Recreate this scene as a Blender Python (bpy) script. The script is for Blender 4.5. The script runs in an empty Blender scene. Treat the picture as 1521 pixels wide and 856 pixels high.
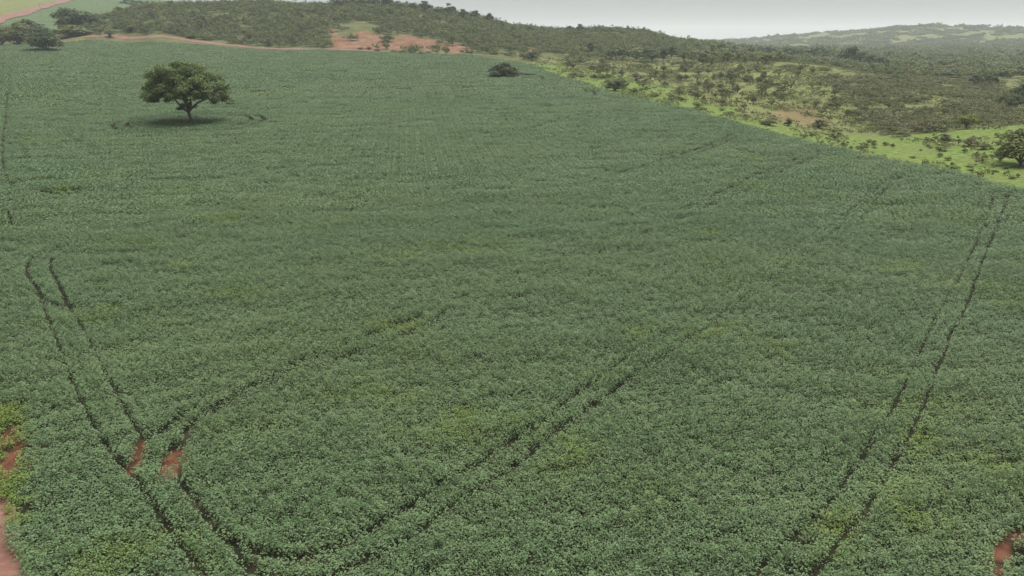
import bpy, math, random
import numpy as np
from mathutils import Vector, Matrix

# ------------------------------------------------------------------ camera, sky, sun, exposure
SC = bpy.context.scene
COL = SC.collection
R = math.radians
FPX, PITCH, CAMZ = 1086.0, math.atan(368 / 1086.0), 22.0      # focal length in photo pixels, tilt, drone height

cam_d = bpy.data.cameras.new("camera")
cam = bpy.data.objects.new("camera", cam_d)
COL.objects.link(cam)
cam_d.sensor_width = 36.0
cam_d.lens = 36.0 * FPX / 1521.0
cam_d.clip_start, cam_d.clip_end = 0.5, 20000.0
cam.location = (0, 0, CAMZ)
cam.rotation_euler = (math.pi / 2 - PITCH, 0, 0)
SC.camera = cam

SUN_EL, SUN_AZ = 72.0, 35.0                                    # degrees; azimuth from +Y towards +X
SKY_STRENGTH = 0.1
world = bpy.data.worlds.new("World")
SC.world = world
world.use_nodes = True
wt = world.node_tree
wt.nodes.clear()
w_out = wt.nodes.new("ShaderNodeOutputWorld")
w_bg = wt.nodes.new("ShaderNodeBackground")
w_sky = wt.nodes.new("ShaderNodeTexSky")
w_sky.sky_type = 'NISHITA'
w_sky.sun_disc = False
w_sky.sun_elevation = R(SUN_EL)
w_sky.sun_rotation = R(SUN_AZ)
w_mix = wt.nodes.new("ShaderNodeMix")                          # closed cloud deck hides nearly all of the blue
w_mix.data_type = 'RGBA'
w_mix.inputs[0].default_value = 0.96
w_mix.inputs[7].default_value = (0.53, 0.53, 0.535, 1)
wt.links.new(w_sky.outputs[0], w_mix.inputs[6])
wt.links.new(w_mix.outputs[2], w_bg.inputs[0])
w_bg.inputs[1].default_value = SKY_STRENGTH
wt.links.new(w_bg.outputs[0], w_out.inputs[0])

sun_d = bpy.data.lights.new("sun", 'SUN')
sun_d.energy = 1.5
sun_d.angle = R(65)
sun_d.color = (1.0, 0.97, 0.93)
sun = bpy.data.objects.new("sun", sun_d)
COL.objects.link(sun)
_d = Vector((math.sin(R(SUN_AZ)) * math.cos(R(SUN_EL)), math.cos(R(SUN_AZ)) * math.cos(R(SUN_EL)), math.sin(R(SUN_EL))))
sun.rotation_euler = _d.to_track_quat('Z', 'Y').to_euler()

SC.view_settings.view_transform = 'Standard'
SC.view_settings.look = 'None'
SC.view_settings.gamma = 1.0
SC.view_settings.use_curve_mapping = False
SC.view_settings.exposure = 2.4
SC.render.engine = 'CYCLES'
SC.cycles.max_bounces = 5
SC.cycles.diffuse_bounces = 3
SC.cycles.glossy_bounces = 1
SC.cycles.transmission_bounces = 2
SC.cycles.transparent_max_bounces = 8
SC.cycles.volume_bounces = 2
SC.cycles.use_denoising = True

rng = np.random.default_rng(7)
random.seed(7)

# ------------------------------------------------------------------ numbers: rays, noise, terrain
CP, SP = math.cos(PITCH), math.sin(PITCH)
def ray(px, py):
    dx = (px - 760.5) / FPX
    dy = -(py - 428.0) / FPX
    d = np.array([dx, CP + dy * SP, -SP + dy * CP])
    return d / math.hypot(d[0], d[1])

def project(x, y, z):
    """world point(s) -> photo pixel(s)"""
    zz = z - CAMZ
    depth = np.maximum(y * CP - zz * SP, 1e-3)
    up = y * SP + zz * CP
    return 760.5 + FPX * x / depth, 428.0 - FPX * up / depth

def _hash(ix, iy, seed):
    h = (ix.astype(np.int64) * 374761393 + iy.astype(np.int64) * 668265263 + seed * 69069) & 0xffffffff
    h = ((h ^ (h >> 13)) * 1274126177) & 0xffffffff
    return ((h ^ (h >> 16)) & 0xffff) / 65535.0

def vnoise(x, y, seed=0):
    x = np.asarray(x, float); y = np.asarray(y, float)
    ix, iy = np.floor(x), np.floor(y)
    fx, fy = x - ix, y - iy
    fx = fx * fx * (3 - 2 * fx); fy = fy * fy * (3 - 2 * fy)
    a = _hash(ix, iy, seed); b = _hash(ix + 1, iy, seed); c = _hash(ix, iy + 1, seed); d = _hash(ix + 1, iy + 1, seed)
    return (a * (1 - fx) + b * fx) * (1 - fy) + (c * (1 - fx) + d * fx) * fy

def fbm(x, y, seed=0, octaves=3):
    s, a, t = 0, 1.0, 0
    for k in range(octaves):
        s = s + a * vnoise(x * 2 ** k, y * 2 ** k, seed + k); t += a; a *= 0.5
    return s / t

def sstep(a, b, v):
    t = np.clip((v - a) / (b - a), 0, 1)
    return t * t * (3 - 2 * t)

def inside(poly, x, y):
    x = np.asarray(x, float); y = np.asarray(y, float)
    res = np.zeros(x.shape, bool)
    n = len(poly)
    for i in range(n):
        x0, y0 = poly[i]; x1, y1 = poly[(i + 1) % n]
        if y0 == y1: continue
        c = ((y0 > y) != (y1 > y)) & (x < (x1 - x0) * (y - y0) / (y1 - y0) + x0)
        res ^= c
    return res

def zfield(x, y):
    y = np.maximum(y, 0.0)
    return 17 * (y / 450) ** 1.4 - 0.015 * x * (y / 450)

# plan outline of the crop field
FIELD = [(-19.3, 24.5), (-14, 17), (-6, 8), (45, -5), (110, -8), (92, 50), (72.2, 102), (68.6, 116.4), (62.7, 126.8), (57.5, 143.7), (51.7, 168.5),
         (42.8, 199), (24.8, 254.4), (8.8, 337.9), (-8, 372), (-21.2, 398), (-56.7, 405), (-102.9, 419), (-177, 438), (-225, 447), (-262, 425),
         (-300, 405), (-420, 420), (-420, 330), (-200, 228), (-75, 86), (-38, 44), (-31, 35.5), (-24.3, 29.7)]

# terrain: a smooth surface through surveyed points (photo pixel, distance in metres)
CTRL = [
    # behind the field, left: rising farmland
    (0, 70, 500), (60, 70, 505), (60, 45, 640), (60, 20, 820), (60, 0, 1020), (60, -15, 1300), (60, -12, 2200), (-250, 60, 520), (-250, 20, 800), (-250, -10, 1200),
    (120, 40, 660), (140, 16, 840), (150, 0, 1000), (215, 2, 1010), (300, 6, 1000), (400, 14, 980), (480, 18, 980), (300, 25, 1800), (480, 40, 1800),
    # scrub hill
    (110, 58, 515), (150, 59, 505), (160, 40, 545), (170, 24, 610), (170, 32, 720), (300, 63, 492), (300, 36, 552), (300, 9, 630), (300, 22, 760),
    (400, 68, 478), (400, 36, 542), (400, 7, 622), (400, 18, 760), (470, 71, 462), (470, 42, 525), (470, 14, 610), (470, 22, 720), (225, 60, 498), (225, 12, 622), (225, 34, 552),
    # bare slope and second hill
    (500, 74, 442), (500, 45, 515), (500, 10, 680), (560, 76, 430), (560, 50, 505), (560, 8, 690), (620, 78, 425), (620, 52, 500), (620, 15, 670), (700, 80, 425), (700, 56, 505), (700, 28, 650),
    (760, 84, 420), (760, 60, 520), (760, 42, 640), (800, 85, 420), (800, 50, 640), (860, 48, 660), (910, 47, 660), (960, 51, 660), (1000, 62, 650), (1030, 69, 645),
    (600, 40, 900), (800, 65, 900), (950, 72, 900), (900, 86, 455), (900, 66, 560), (1000, 92, 440), (1000, 77, 540), (1060, 94, 430), (800, 80, 1800), (950, 82, 1500),
    # pasture slope right of the field
    (830, 100, 350), (900, 114, 312), (950, 108, 352), (1000, 126, 298), (1000, 106, 380), (1100, 152, 238), (1100, 122, 304), (1100, 101, 380), (1150, 168, 206),
    (1200, 196, 182), (1300, 204, 188), (1400, 202, 186), (1521, 202, 184), (1700, 204, 184),
    # knoll
    (1121, 95, 400), (1180, 95, 396), (1200, 142, 268), (1300, 162, 248), (1240, 108, 348), (1300, 121, 330), (1400, 144, 288), (1400, 164, 246), (1521, 168, 250), (1700, 170, 250), (1400, 128, 350), (1521, 138, 335), (1700, 145, 330),
    # valley and far hills
    (1200, 98, 452), (1290, 109, 432), (1400, 112, 480), (1521, 117, 480), (1700, 120, 480), (1400, 92, 800), (1521, 95, 800), (1700, 98, 800), (1200, 86, 720), (1100, 84, 660), (1300, 92, 720),
    (1200, 78, 1300), (1300, 78, 1300), (1400, 76, 1300), (1521, 80, 1250), (1700, 80, 1250), (1050, 76, 1300), (1250, 66, 1900), (1400, 60, 1900), (1521, 62, 1850), (1700, 60, 1850), (1100, 68, 2000),
    (1030, 64, 2600), (1121, 60, 2550), (1200, 53, 2550), (1300, 48, 2550), (1375, 40, 2350), (1450, 43, 2400), (1521, 44, 2400), (1700, 46, 2400),
    (1030, 72, 4200), (1300, 66, 4200), (1521, 64, 4200), (1700, 66, 4200),
]
def _uv(x, y):
    az = np.clip(np.arctan2(x, y), -1.15, 1.15)
    return az * 1.6, np.log(np.clip(np.hypot(x, y), 14, 8000) / 100)

def _build_tps():
    P = []
    for px, py, r in CTRL:
        d = ray(px, py)
        P.append((d[0] * r, d[1] * r, CAMZ + d[2] * r))
    for r in (14, 22, 34, 52, 80, 110, 145, 185, 230, 290, 350, 410, 440):
        for az in np.arange(-1.15, 1.2, 0.13):
            x, y = r * math.sin(az), r * math.cos(az)
            ins = inside(FIELD, np.array([x]), np.array([y]))[0]
            if ins or r < 40 or (az > 0.4 and r < 115) or (az < -0.8 and r < 300):
                P.append((x, y, float(zfield(x, y))))
    for x, y in FIELD:
        if y > 30: P.append((x, y, float(zfield(x, y))))
    P = np.array(P)
    u, v = _uv(P[:, 0], P[:, 1])
    n = len(P)
    d2 = (u[:, None] - u[None]) ** 2 + (v[:, None] - v[None]) ** 2
    K = np.where(d2 > 0, 0.5 * d2 * np.log(d2 + 1e-12), 0) + np.eye(n) * 2e-4
    Q = np.stack([np.ones(n), u, v], 1)
    A = np.block([[K, Q], [Q.T, np.zeros((3, 3))]])
    w = np.linalg.solve(A, np.concatenate([P[:, 2], np.zeros(3)]))
    return u, v, w[:n], w[n:]
_TU, _TV, _TW, _TA = _build_tps()

def zterrain(x, y):
    x = np.atleast_1d(np.asarray(x, float)); y = np.atleast_1d(np.asarray(y, float))
    out = np.empty(x.size)
    xf, yf = x.ravel(), y.ravel()
    for s in range(0, x.size, 20000):
        xs, ys = xf[s:s + 20000], yf[s:s + 20000]
        u, v = _uv(xs, ys)
        d2 = (u[:, None] - _TU[None]) ** 2 + (v[:, None] - _TV[None]) ** 2
        z = (0.5 * d2 * np.log(d2 + 1e-12)) @ _TW + _TA[0] + _TA[1] * u + _TA[2] * v
        a = np.abs(np.arctan2(xs, ys))
        z *= 1 - sstep(1.15, 2.6, a)
        r = np.hypot(xs, ys)
        rough = sstep(0, 60, r - 430) * (xs < 60) + sstep(0, 50, xs - (76 - (ys - 100) * 0.27)) * (ys > 60)
        rough = np.clip(rough, 0, 1)
        z += rough * (fbm(xs / 38, ys / 38, 3) - 0.5) * (2.0 + 6.0 * 1.6 * sstep(900, 2200, r))
        out[s:s + 20000] = z
    return out.reshape(x.shape)

_RS = 12 * 1.012 ** np.arange(0, 530)
def ground(px, py, lift=0.0, rmin=12.0):
    """where the line of sight through a photo pixel meets the terrain"""
    d = ray(px, py)
    rs = _RS[_RS > rmin]
    z = zterrain(d[0] * rs, d[1] * rs) + lift
    below = np.nonzero(CAMZ + d[2] * rs < z)[0]
    if len(below) == 0: return None
    i = below[0]
    if i == 0: r = rs[0]
    else:
        a = (CAMZ + d[2] * rs[i - 1]) - z[i - 1]; b = z[i] - (CAMZ + d[2] * rs[i])
        r = rs[i - 1] + (rs[i] - rs[i - 1]) * a / max(a + b, 1e-6)
    return d[0] * r, d[1] * r, r

# ------------------------------------------------------------------ material helpers
def new_mat(name):
    m = bpy.data.materials.new(name)
    m.use_nodes = True
    nt = m.node_tree
    nt.nodes.clear()
    return m, nt

def N(nt, kind, **kw):
    n = nt.nodes.new(kind)
    for k, v in kw.items(): setattr(n, k, v)
    return n

def mixc(nt, fac, a, b):
    n = N(nt, "ShaderNodeMix", data_type='RGBA')
    for sock, v in ((n.inputs[0], fac), (n.inputs[6], a), (n.inputs[7], b)):
        if hasattr(v, "links"): nt.links.new(v, sock)
        elif isinstance(v, (int, float)): sock.default_value = v
        else: sock.default_value = (*v, 1)
    return n.outputs[2]

def noise(nt, vec, scale, detail=2.0, lo=0.35, hi=0.65):
    n = N(nt, "ShaderNodeTexNoise")
    n.inputs["Scale"].default_value = scale
    n.inputs["Detail"].default_value = detail
    if vec is not None: nt.links.new(vec, n.inputs["Vector"])
    m = N(nt, "ShaderNodeMapRange")
    m.inputs[1].default_value = lo; m.inputs[2].default_value = hi
    nt.links.new(n.outputs[0], m.inputs[0])
    return m.outputs[0]

def attr(nt, name):
    n = N(nt, "ShaderNodeAttribute"); n.attribute_name = name
    return n.outputs["Fac"]

def math_n(nt, op, a, b=None):
    n = N(nt, "ShaderNodeMath", operation=op)
    for s, v in ((n.inputs[0], a), (n.inputs[1], b)):
        if v is None: continue
        if hasattr(v, "links"): nt.links.new(v, s)
        else: s.default_value = v
    return n.outputs[0]

def scaled_pos(nt, sx, sy, sz=1.0):
    g = N(nt, "ShaderNodeNewGeometry")
    m = N(nt, "ShaderNodeVectorMath", operation='MULTIPLY')
    m.inputs[1].default_value = (sx, sy, sz)
    nt.links.new(g.outputs["Position"], m.inputs[0])
    return m.outputs[0]

def finish_leaf(nt, colour, rough=0.55, trans=0.25, spec=0.35):
    p = N(nt, "ShaderNodeBsdfPrincipled")
    p.inputs["Roughness"].default_value = rough
    p.inputs["Specular IOR Level"].default_value = spec
    t = N(nt, "ShaderNodeBsdfTranslucent")
    mx = N(nt, "ShaderNodeMixShader"); mx.inputs[0].default_value = trans
    o = N(nt, "ShaderNodeOutputMaterial")
    nt.links.new(colour, p.inputs["Base Color"]); nt.links.new(colour, t.inputs[0])
    nt.links.new(p.outputs[0], mx.inputs[1]); nt.links.new(t.outputs[0], mx.inputs[2])
    nt.links.new(mx.outputs[0], o.inputs[0])

def leaf_mat(name, dark, light, hue=None, rough=0.65, trans=0.35):
    """leaves: colour varies from leaf to leaf and from plant to plant"""
    m, nt = new_mat(name)
    c = mixc(nt, attr(nt, "tint"), dark, light)
    if hue:
        slow = noise(nt, scaled_pos(nt, 0.03, 0.03), 1.0, 3.0, 0.35, 0.65)
        c = mixc(nt, math_n(nt, 'MULTIPLY', slow, 0.75), c, hue)
        clump = noise(nt, scaled_pos(nt, 0.14, 0.14), 1.0, 2.0, 0.38, 0.62)
        c = mixc(nt, math_n(nt, 'MULTIPLY', clump, 0.45), c, tuple(0.9 * q for q in dark))
        oi = N(nt, "ShaderNodeObjectInfo")
        c = mixc(nt, math_n(nt, 'MULTIPLY', oi.outputs["Random"], 0.4), c, light)
    finish_leaf(nt, c, rough, trans)
    return m

def bark_mat(name, a, b):
    m, nt = new_mat(name)
    p = N(nt, "ShaderNodeBsdfPrincipled"); p.inputs["Roughness"].default_value = 0.9
    nt.links.new(mixc(nt, noise(nt, scaled_pos(nt, 3, 3, 0.8), 1.0, 3), a, b), p.inputs["Base Color"])
    o = N(nt, "ShaderNodeOutputMaterial"); nt.links.new(p.outputs[0], o.inputs[0])
    return m

# crop: blue-grey green leaves, with yellower swaths where the stand is weak
M_CROP, nt = new_mat("soybean_leaf")
sw = noise(nt, scaled_pos(nt, 0.055, 0.10), 1.0, 4.0, 0.54, 0.72)
sw2 = noise(nt, scaled_pos(nt, 0.22, 0.34), 1.0, 3.0, 0.42, 0.66)
weak = math_n(nt, 'MULTIPLY', sw, sw2)
weak = math_n(nt, 'MAXIMUM', math_n(nt, 'MULTIPLY', weak, 0.9), attr(nt, "weak"))
big = noise(nt, scaled_pos(nt, 0.02, 0.035), 1.0, 2.0, 0.3, 0.7)
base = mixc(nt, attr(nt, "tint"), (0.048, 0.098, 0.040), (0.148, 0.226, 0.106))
base = mixc(nt, math_n(nt, 'MULTIPLY', big, 0.5), base, (0.135, 0.190, 0.076))
yel = mixc(nt, attr(nt, "tint"), (0.075, 0.125, 0.018), (0.18, 0.24, 0.05))
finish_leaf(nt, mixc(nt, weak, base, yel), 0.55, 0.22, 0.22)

M_LONE = leaf_mat("lone_tree_leaf", (0.060, 0.090, 0.024), (0.165, 0.215, 0.06))
M_DARK = leaf_mat("dark_leaf", (0.030, 0.052, 0.016), (0.090, 0.135, 0.042), (0.055, 0.075, 0.028))
M_OLIVE = leaf_mat("olive_leaf", (0.065, 0.09, 0.022), (0.17, 0.205, 0.055), (0.14, 0.135, 0.055))
M_GREY = leaf_mat("greyish_leaf", (0.085, 0.084, 0.040), (0.19, 0.18, 0.092), (0.14, 0.17, 0.055))
M_FRESH = leaf_mat("fresh_leaf", (0.05, 0.085, 0.018), (0.12, 0.17, 0.045))
M_YELLOW = leaf_mat("yellow_green_leaf", (0.11, 0.14, 0.02), (0.22, 0.26, 0.045))
M_FARWOOD = leaf_mat("far_wood_leaf", (0.055, 0.076, 0.032), (0.165, 0.20, 0.08), (0.13, 0.175, 0.06))
M_WEED = leaf_mat("weed_leaf", (0.075, 0.10, 0.025), (0.165, 0.20, 0.055), (0.14, 0.14, 0.06))
M_BARK = bark_mat("bark", (0.06, 0.045, 0.035), (0.16, 0.13, 0.11))
M_PALEBARK = bark_mat("pale_bark", (0.22, 0.20, 0.17), (0.38, 0.35, 0.31))

# ground of the whole place: colour follows what covers it (zone attributes; under the crop, painted shade), broken up by noise
M_TERRAIN, nt = new_mat("terrain_ground")
p1 = scaled_pos(nt, 1, 1)
n_fine = noise(nt, p1, 0.9, 4, 0.35, 0.65)
n_mid = noise(nt, p1, 0.12, 4, 0.35, 0.65)
c = mixc(nt, n_mid, (0.060, 0.070, 0.026), (0.098, 0.105, 0.044))                      # scrubland
past = mixc(nt, n_fine, (0.058, 0.096, 0.018), (0.128, 0.182, 0.042))
past = mixc(nt, math_n(nt, 'MULTIPLY', n_mid, 0.65), past, (0.105, 0.12, 0.042))
c = mixc(nt, attr(nt, "pasture"), c, past)
oldp = mixc(nt, n_fine, (0.09, 0.105, 0.035), (0.145, 0.155, 0.058))
c = mixc(nt, attr(nt, "rough_pasture"), c, oldp)
farf = mixc(nt, n_mid, (0.052, 0.082, 0.036), (0.078, 0.11, 0.048))
c = mixc(nt, attr(nt, "far_crop"), c, farf)
c = mixc(nt, attr(nt, "far_stubble"), c, mixc(nt, n_mid, (0.10, 0.115, 0.035), (0.13, 0.14, 0.05)))
soil = mixc(nt, n_mid, (0.120, 0.056, 0.038), (0.175, 0.092, 0.060))
soil = mixc(nt, noise(nt, scaled_pos(nt, 0.25, 0.05), 1.0, 3, 0.5, 0.75), soil, (0.19, 0.135, 0.080))
c = mixc(nt, attr(nt, "bare_soil"), c, soil)
c = mixc(nt, attr(nt, "crop_soil_shade"), c, mixc(nt, n_fine, (0.012, 0.014, 0.008), (0.028, 0.026, 0.014)))  # soil painted near-black for the shade under the canopy and in wheel slots
c = mixc(nt, attr(nt, "open_soil"), c, mixc(nt, n_fine, (0.055, 0.024, 0.014), (0.115, 0.05, 0.03)))
p = N(nt, "ShaderNodeBsdfPrincipled"); p.inputs["Roughness"].default_value = 0.95
p.inputs["Specular IOR Level"].default_value = 0.1
nt.links.new(c, p.inputs["Base Color"])
bmp = N(nt, "ShaderNodeBump"); bmp.inputs["Strength"].default_value = 0.6; bmp.inputs["Distance"].default_value = 0.3
nt.links.new(n_fine, bmp.inputs["Height"]); nt.links.new(bmp.outputs[0], p.inputs["Normal"])
o = N(nt, "ShaderNodeOutputMaterial"); nt.links.new(p.outputs[0], o.inputs[0])

M_ROAD, nt = new_mat("red_dirt")
p1 = scaled_pos(nt, 1, 1)
c = mixc(nt, noise(nt, p1, 0.35, 4), (0.11, 0.048, 0.032), (0.165, 0.080, 0.055))
c = mixc(nt, noise(nt, p1, 2.5, 3, 0.5, 0.8), c, (0.18, 0.10, 0.072))
p = N(nt, "ShaderNodeBsdfPrincipled"); p.inputs["Roughness"].default_value = 0.95
nt.links.new(c, p.inputs["Base Color"])
o = N(nt, "ShaderNodeOutputMaterial"); nt.links.new(p.outputs[0], o.inputs[0])

# ------------------------------------------------------------------ mesh helpers
def np_mesh(name, V, F, mat=None, attrs=None, smooth=False):
    """V (n,3); F (m,k) with k = 3 or 4"""
    me = bpy.data.meshes.new(name)
    V = np.asarray(V, np.float32); F = np.asarray(F, np.int32)
    m, k = F.shape
    me.vertices.add(len(V)); me.vertices.foreach_set("co", V.ravel())
    me.loops.add(m * k); me.loops.foreach_set("vertex_index", F.ravel())
    me.polygons.add(m)
    me.polygons.foreach_set("loop_start", np.arange(0, m * k, k, dtype=np.int32))
    me.update(calc_edges=True)
    if smooth: me.polygons.foreach_set("use_smooth", np.ones(m, bool))
    for an, (dom, val) in (attrs or {}).items():
        a = me.attributes.new(an, 'FLOAT', dom)
        a.data.foreach_set("value", np.asarray(val, np.float32))
    if mat: me.materials.append(mat)
    return me

def leaves_mesh(name, P, Nn, size, tint, mat, aspect=0.62, fold=0.18):
    """one folded rhombus per leaf: P centres, Nn normals, size lengths"""
    n = len(P)
    Nn = Nn / np.linalg.norm(Nn, axis=1, keepdims=True)
    t = rng.normal(size=(n, 3)); t -= Nn * (t * Nn).sum(1, keepdims=True)
    t /= np.linalg.norm(t, axis=1, keepdims=True)
    b = np.cross(Nn, t)
    L = (np.asarray(size) * 0.5)[:, None] if np.ndim(size) else size * 0.5
    V = np.empty((n, 4, 3))
    V[:, 0] = P - t * L; V[:, 2] = P + t * L
    V[:, 1] = P + b * L * aspect + Nn * L * fold - t * L * 0.15
    V[:, 3] = P - b * L * aspect + Nn * L * fold - t * L * 0.15
    F = np.arange(n * 4).reshape(n, 4)
    return np_mesh(name, V.reshape(-1, 3), F, mat, {"tint": ('FACE', np.clip(tint, 0, 1))})

def link(name, data, parent=None, **props):
    ob = bpy.data.objects.new(name, data)
    COL.objects.link(ob)
    if parent is not None: ob.parent = parent
    for k, v in props.items(): ob[k] = v
    return ob

class Tubes:
    def __init__(s): s.V, s.F = [], []
    def add(s, pts, radii, k=6):
        pts = [np.asarray(q, float) for q in pts]
        base = sum(len(v) for v in s.V)
        for i, q in enumerate(pts):
            d = pts[min(i + 1, len(pts) - 1)] - pts[max(i - 1, 0)]
            d = d / (np.linalg.norm(d) + 1e-9)
            a = np.cross(d, [0, 1, 0.01] if abs(d[1]) < 0.9 else [1, 0, 0]); a /= np.linalg.norm(a)
            b = np.cross(d, a)
            th = np.arange(k) * 2 * math.pi / k
            s.V.append(q + radii[i] * (np.cos(th)[:, None] * a + np.sin(th)[:, None] * b))
        for i in range(len(pts) - 1):
            for j in range(k):
                s.F.append((base + i * k + j, base + i * k + (j + 1) % k, base + (i + 1) * k + (j + 1) % k, base + (i + 1) * k + j))
    def mesh(s, name, mat): return np_mesh(name, np.concatenate(s.V), s.F, mat, smooth=True)

def bend(a, b, n=5, wob=0.06, sag=0.0):
    a, b = np.asarray(a, float), np.asarray(b, float)
    L = np.linalg.norm(b - a)
    out = []
    for i in range(n + 1):
        t = i / n
        q = a + (b - a) * t
        if 0 < i < n: q = q + rng.normal(size=3) * wob * L * 0.5
        q[2] += sag * L * math.sin(math.pi * t)
        out.append(q)
    return out

# ------------------------------------------------------------------ terrain sheet
def zones(x, y, z):
    """which cover the ground carries, 0..1 each"""
    r = np.hypot(x, y)
    px, py = project(x, y, z)
    jx = (fbm(x / 14, y / 14, 11) - 0.5) * 34; jy = (fbm(x / 14, y / 14, 23) - 0.5) * 12
    qx, qy = px + jx, py + jy
    infield = inside(FIELD, x, y)
    Z = {}
    Z["crop_soil_shade"] = infield.astype(float)
    out = ~infield & (y > 20)
    right = out & (r < 900) & (px > 770)
    bright = inside([(790, 92), (900, 104), (1000, 132), (1060, 152), (1120, 174), (1200, 192), (1300, 204), (1400, 197), (1521, 188), (2600, 180), (2600, 700), (1700, 400), (1521, 300), (1400, 266), (1200, 226), (1000, 178), (870, 145), (780, 105)], qx, qy) & right & (r < 420)
    spots = np.zeros(x.shape, bool)
    for cx, cy, ax, ay in ((1230, 99, 62, 6), (1495, 143, 16, 12), (1428, 137, 14, 4), (1060, 104, 60, 5), (985, 112, 46, 7), (900, 100, 40, 6), (1110, 112, 50, 9)):
        spots |= ((qx - cx) / ax) ** 2 + ((qy - cy) / ay) ** 2 < 1
    Z["pasture"] = np.where(bright, 1.0, np.where(spots & right, 0.75, 0.0))
    Z["pasture"] = np.where(out & (px < 125) & (px > -600) & (r < 520), 0.8, Z["pasture"])
    old = inside([(790, 84), (900, 84), (1050, 94), (1130, 94), (1200, 100), (1230, 116), (1238, 150), (1265, 175), (1300, 204), (1200, 192), (1120, 174), (1060, 152), (1000, 132), (900, 104), (790, 92)], qx, qy) & right
    strip = inside([(1280, 120), (1400, 142), (1440, 152), (1400, 152), (1300, 132)], qx, qy) & right
    Z["rough_pasture"] = np.where(old, 0.85, np.where(strip, 0.6, np.where(out & (px > 950) & (r > 1500), 0.6, np.where(right & (px > 1050) & (r < 560) & ~bright, 0.45, 0.0))))
    left_far = out & (px < 225) & (r > 560)
    road_y = 30 - px * 0.3
    Z["far_crop"] = (left_far & (py > road_y - 4)).astype(float) + (out & (px >= 225) & (px < 520) & (r > 780)).astype(float)
    Z["far_stubble"] = (left_far & (py <= road_y - 4)).astype(float)
    scar = inside([(484, 38), (492, 40), (500, 50), (512, 54), (528, 47), (545, 46), (566, 52), (590, 56), (604, 52), (640, 58), (668, 64), (705, 74), (690, 79), (640, 77), (560, 74), (500, 76), (478, 76), (492, 64), (488, 50)], px + jx * 0.5, py + jy * 0.6) & out & (r < 600)
    sc2 = inside([(786, 72), (802, 66), (806, 70), (796, 76), (786, 78)], px + jx * 0.2, py + jy * 0.3) & out & (r < 600)
    sc3 = inside([(1140, 172), (1160, 158), (1200, 160), (1230, 180), (1225, 192), (1180, 180)], qx, qy) & right
    Z["bare_soil"] = np.where(scar, np.clip(0.75 + 0.6 * (fbm(x / 7, y / 12, 27) - 0.3), 0, 1), np.where(sc2, 0.9, np.where(sc3, 0.45, 0.0)))
    Z["open_soil"] = sstep(0.35, 0.1, hole_gap(x, y)) * (y < 120) if x.size else x * 0
    return Z

def build_terrain():
    az = np.concatenate([np.linspace(-math.pi, R(-50), 50, endpoint=False), np.linspace(R(-50), R(50), 620, endpoint=False), np.linspace(R(50), math.pi, 50)])
    rr = np.concatenate([[0.5, 5], 10 * (1.0 + 0.0145) ** np.arange(0, 480)])
    rr = rr[rr < 9500]
    A, Rr = np.meshgrid(az, rr, indexing='ij')
    x, y = Rr * np.sin(A), Rr * np.cos(A)
    z = zterrain(x, y)
    na, nr = A.shape
    i, j = np.meshgrid(np.arange(na - 1), np.arange(nr - 1), indexing='ij')
    F = np.stack([i * nr + j, i * nr + j + 1, (i + 1) * nr + j + 1, (i + 1) * nr + j], -1).reshape(-1, 4)
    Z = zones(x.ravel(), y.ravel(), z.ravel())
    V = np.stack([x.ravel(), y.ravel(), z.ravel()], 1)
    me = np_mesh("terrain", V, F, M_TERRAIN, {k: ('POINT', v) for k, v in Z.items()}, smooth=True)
    return link("terrain", me, kind="structure", label="rolling red-earth farmland with pasture and scrub hills round the field", category="terrain")

def drape(name, pts, widths, label, lift=0.06, step=2.0):
    """a dirt road laid on the terrain along plan points"""
    P = np.array(pts, float)
    seg = np.hypot(*np.diff(P, axis=0).T)
    s = np.concatenate([[0], np.cumsum(seg)])
    n = max(int(s[-1] / step), 4)
    t = np.linspace(0, s[-1], n)
    cx, cy = np.interp(t, s, P[:, 0]), np.interp(t, s, P[:, 1])
    w = np.interp(t, s, widths) * (0.65 + 0.7 * vnoise(t / 7, t * 0 + 3, 5))
    dx, dy = np.gradient(cx), np.gradient(cy)
    L = np.hypot(dx, dy); nx, ny = -dy / L, dx / L
    k = 7
    off = np.linspace(-0.5, 0.5, k)
    X = cx[:, None] + nx[:, None] * w[:, None] * off; Y = cy[:, None] + ny[:, None] * w[:, None] * off
    rut = np.array([-0.04, 0.05, -0.02, 0.05, -0.02, 0.05, -0.04])
    Zz = zterrain(X, Y) + lift + rut[None]
    i, j = np.meshgrid(np.arange(n - 1), np.arange(k - 1), indexing='ij')
    F = np.stack([i * k + j, i * k + j + 1, (i + 1) * k + j + 1, (i + 1) * k + j], -1).reshape(-1, 4)
    me = np_mesh(name, np.stack([X.ravel(), Y.ravel(), Zz.ravel()], 1), F, M_ROAD, smooth=True)
    return link(name, me, kind="structure", label=label, category="road")

def plan(px_list, lift=0.0, rmin=12.0):
    return [g[:2] for g in (ground(a, b, lift, rmin) for a, b in px_list) if g is not None]

drape("dirt_road", [(-268, 436), (-240, 458), (-205, 460), (-177, 453), (-140, 443), (-103, 433), (-75, 423), (-45, 415), (-15, 407)], [4, 6, 7, 7, 7, 7, 6, 5, 3],
      "red dirt road between the far edge of the crop and the scrub hill", 0.15)
drape("dirt_road", plan([(-60, 47), (0, 29), (30, 21), (60, 12), (90, 4), (110, -2)], 0, 560), [14, 14, 14, 14, 14, 14], "red dirt road climbing between far fields at the upper left", 0.5, 8.0)
drape("dirt_road", [(-10, 7), (-16.4, 15.2), (-21.5, 22.7), (-26.3, 27.6), (-33.3, 33.4), (-40.3, 42), (-78, 84)], [5.5] * 7, "red dirt track at the lower left corner beside the crop", 0.03, 0.7)

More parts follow.
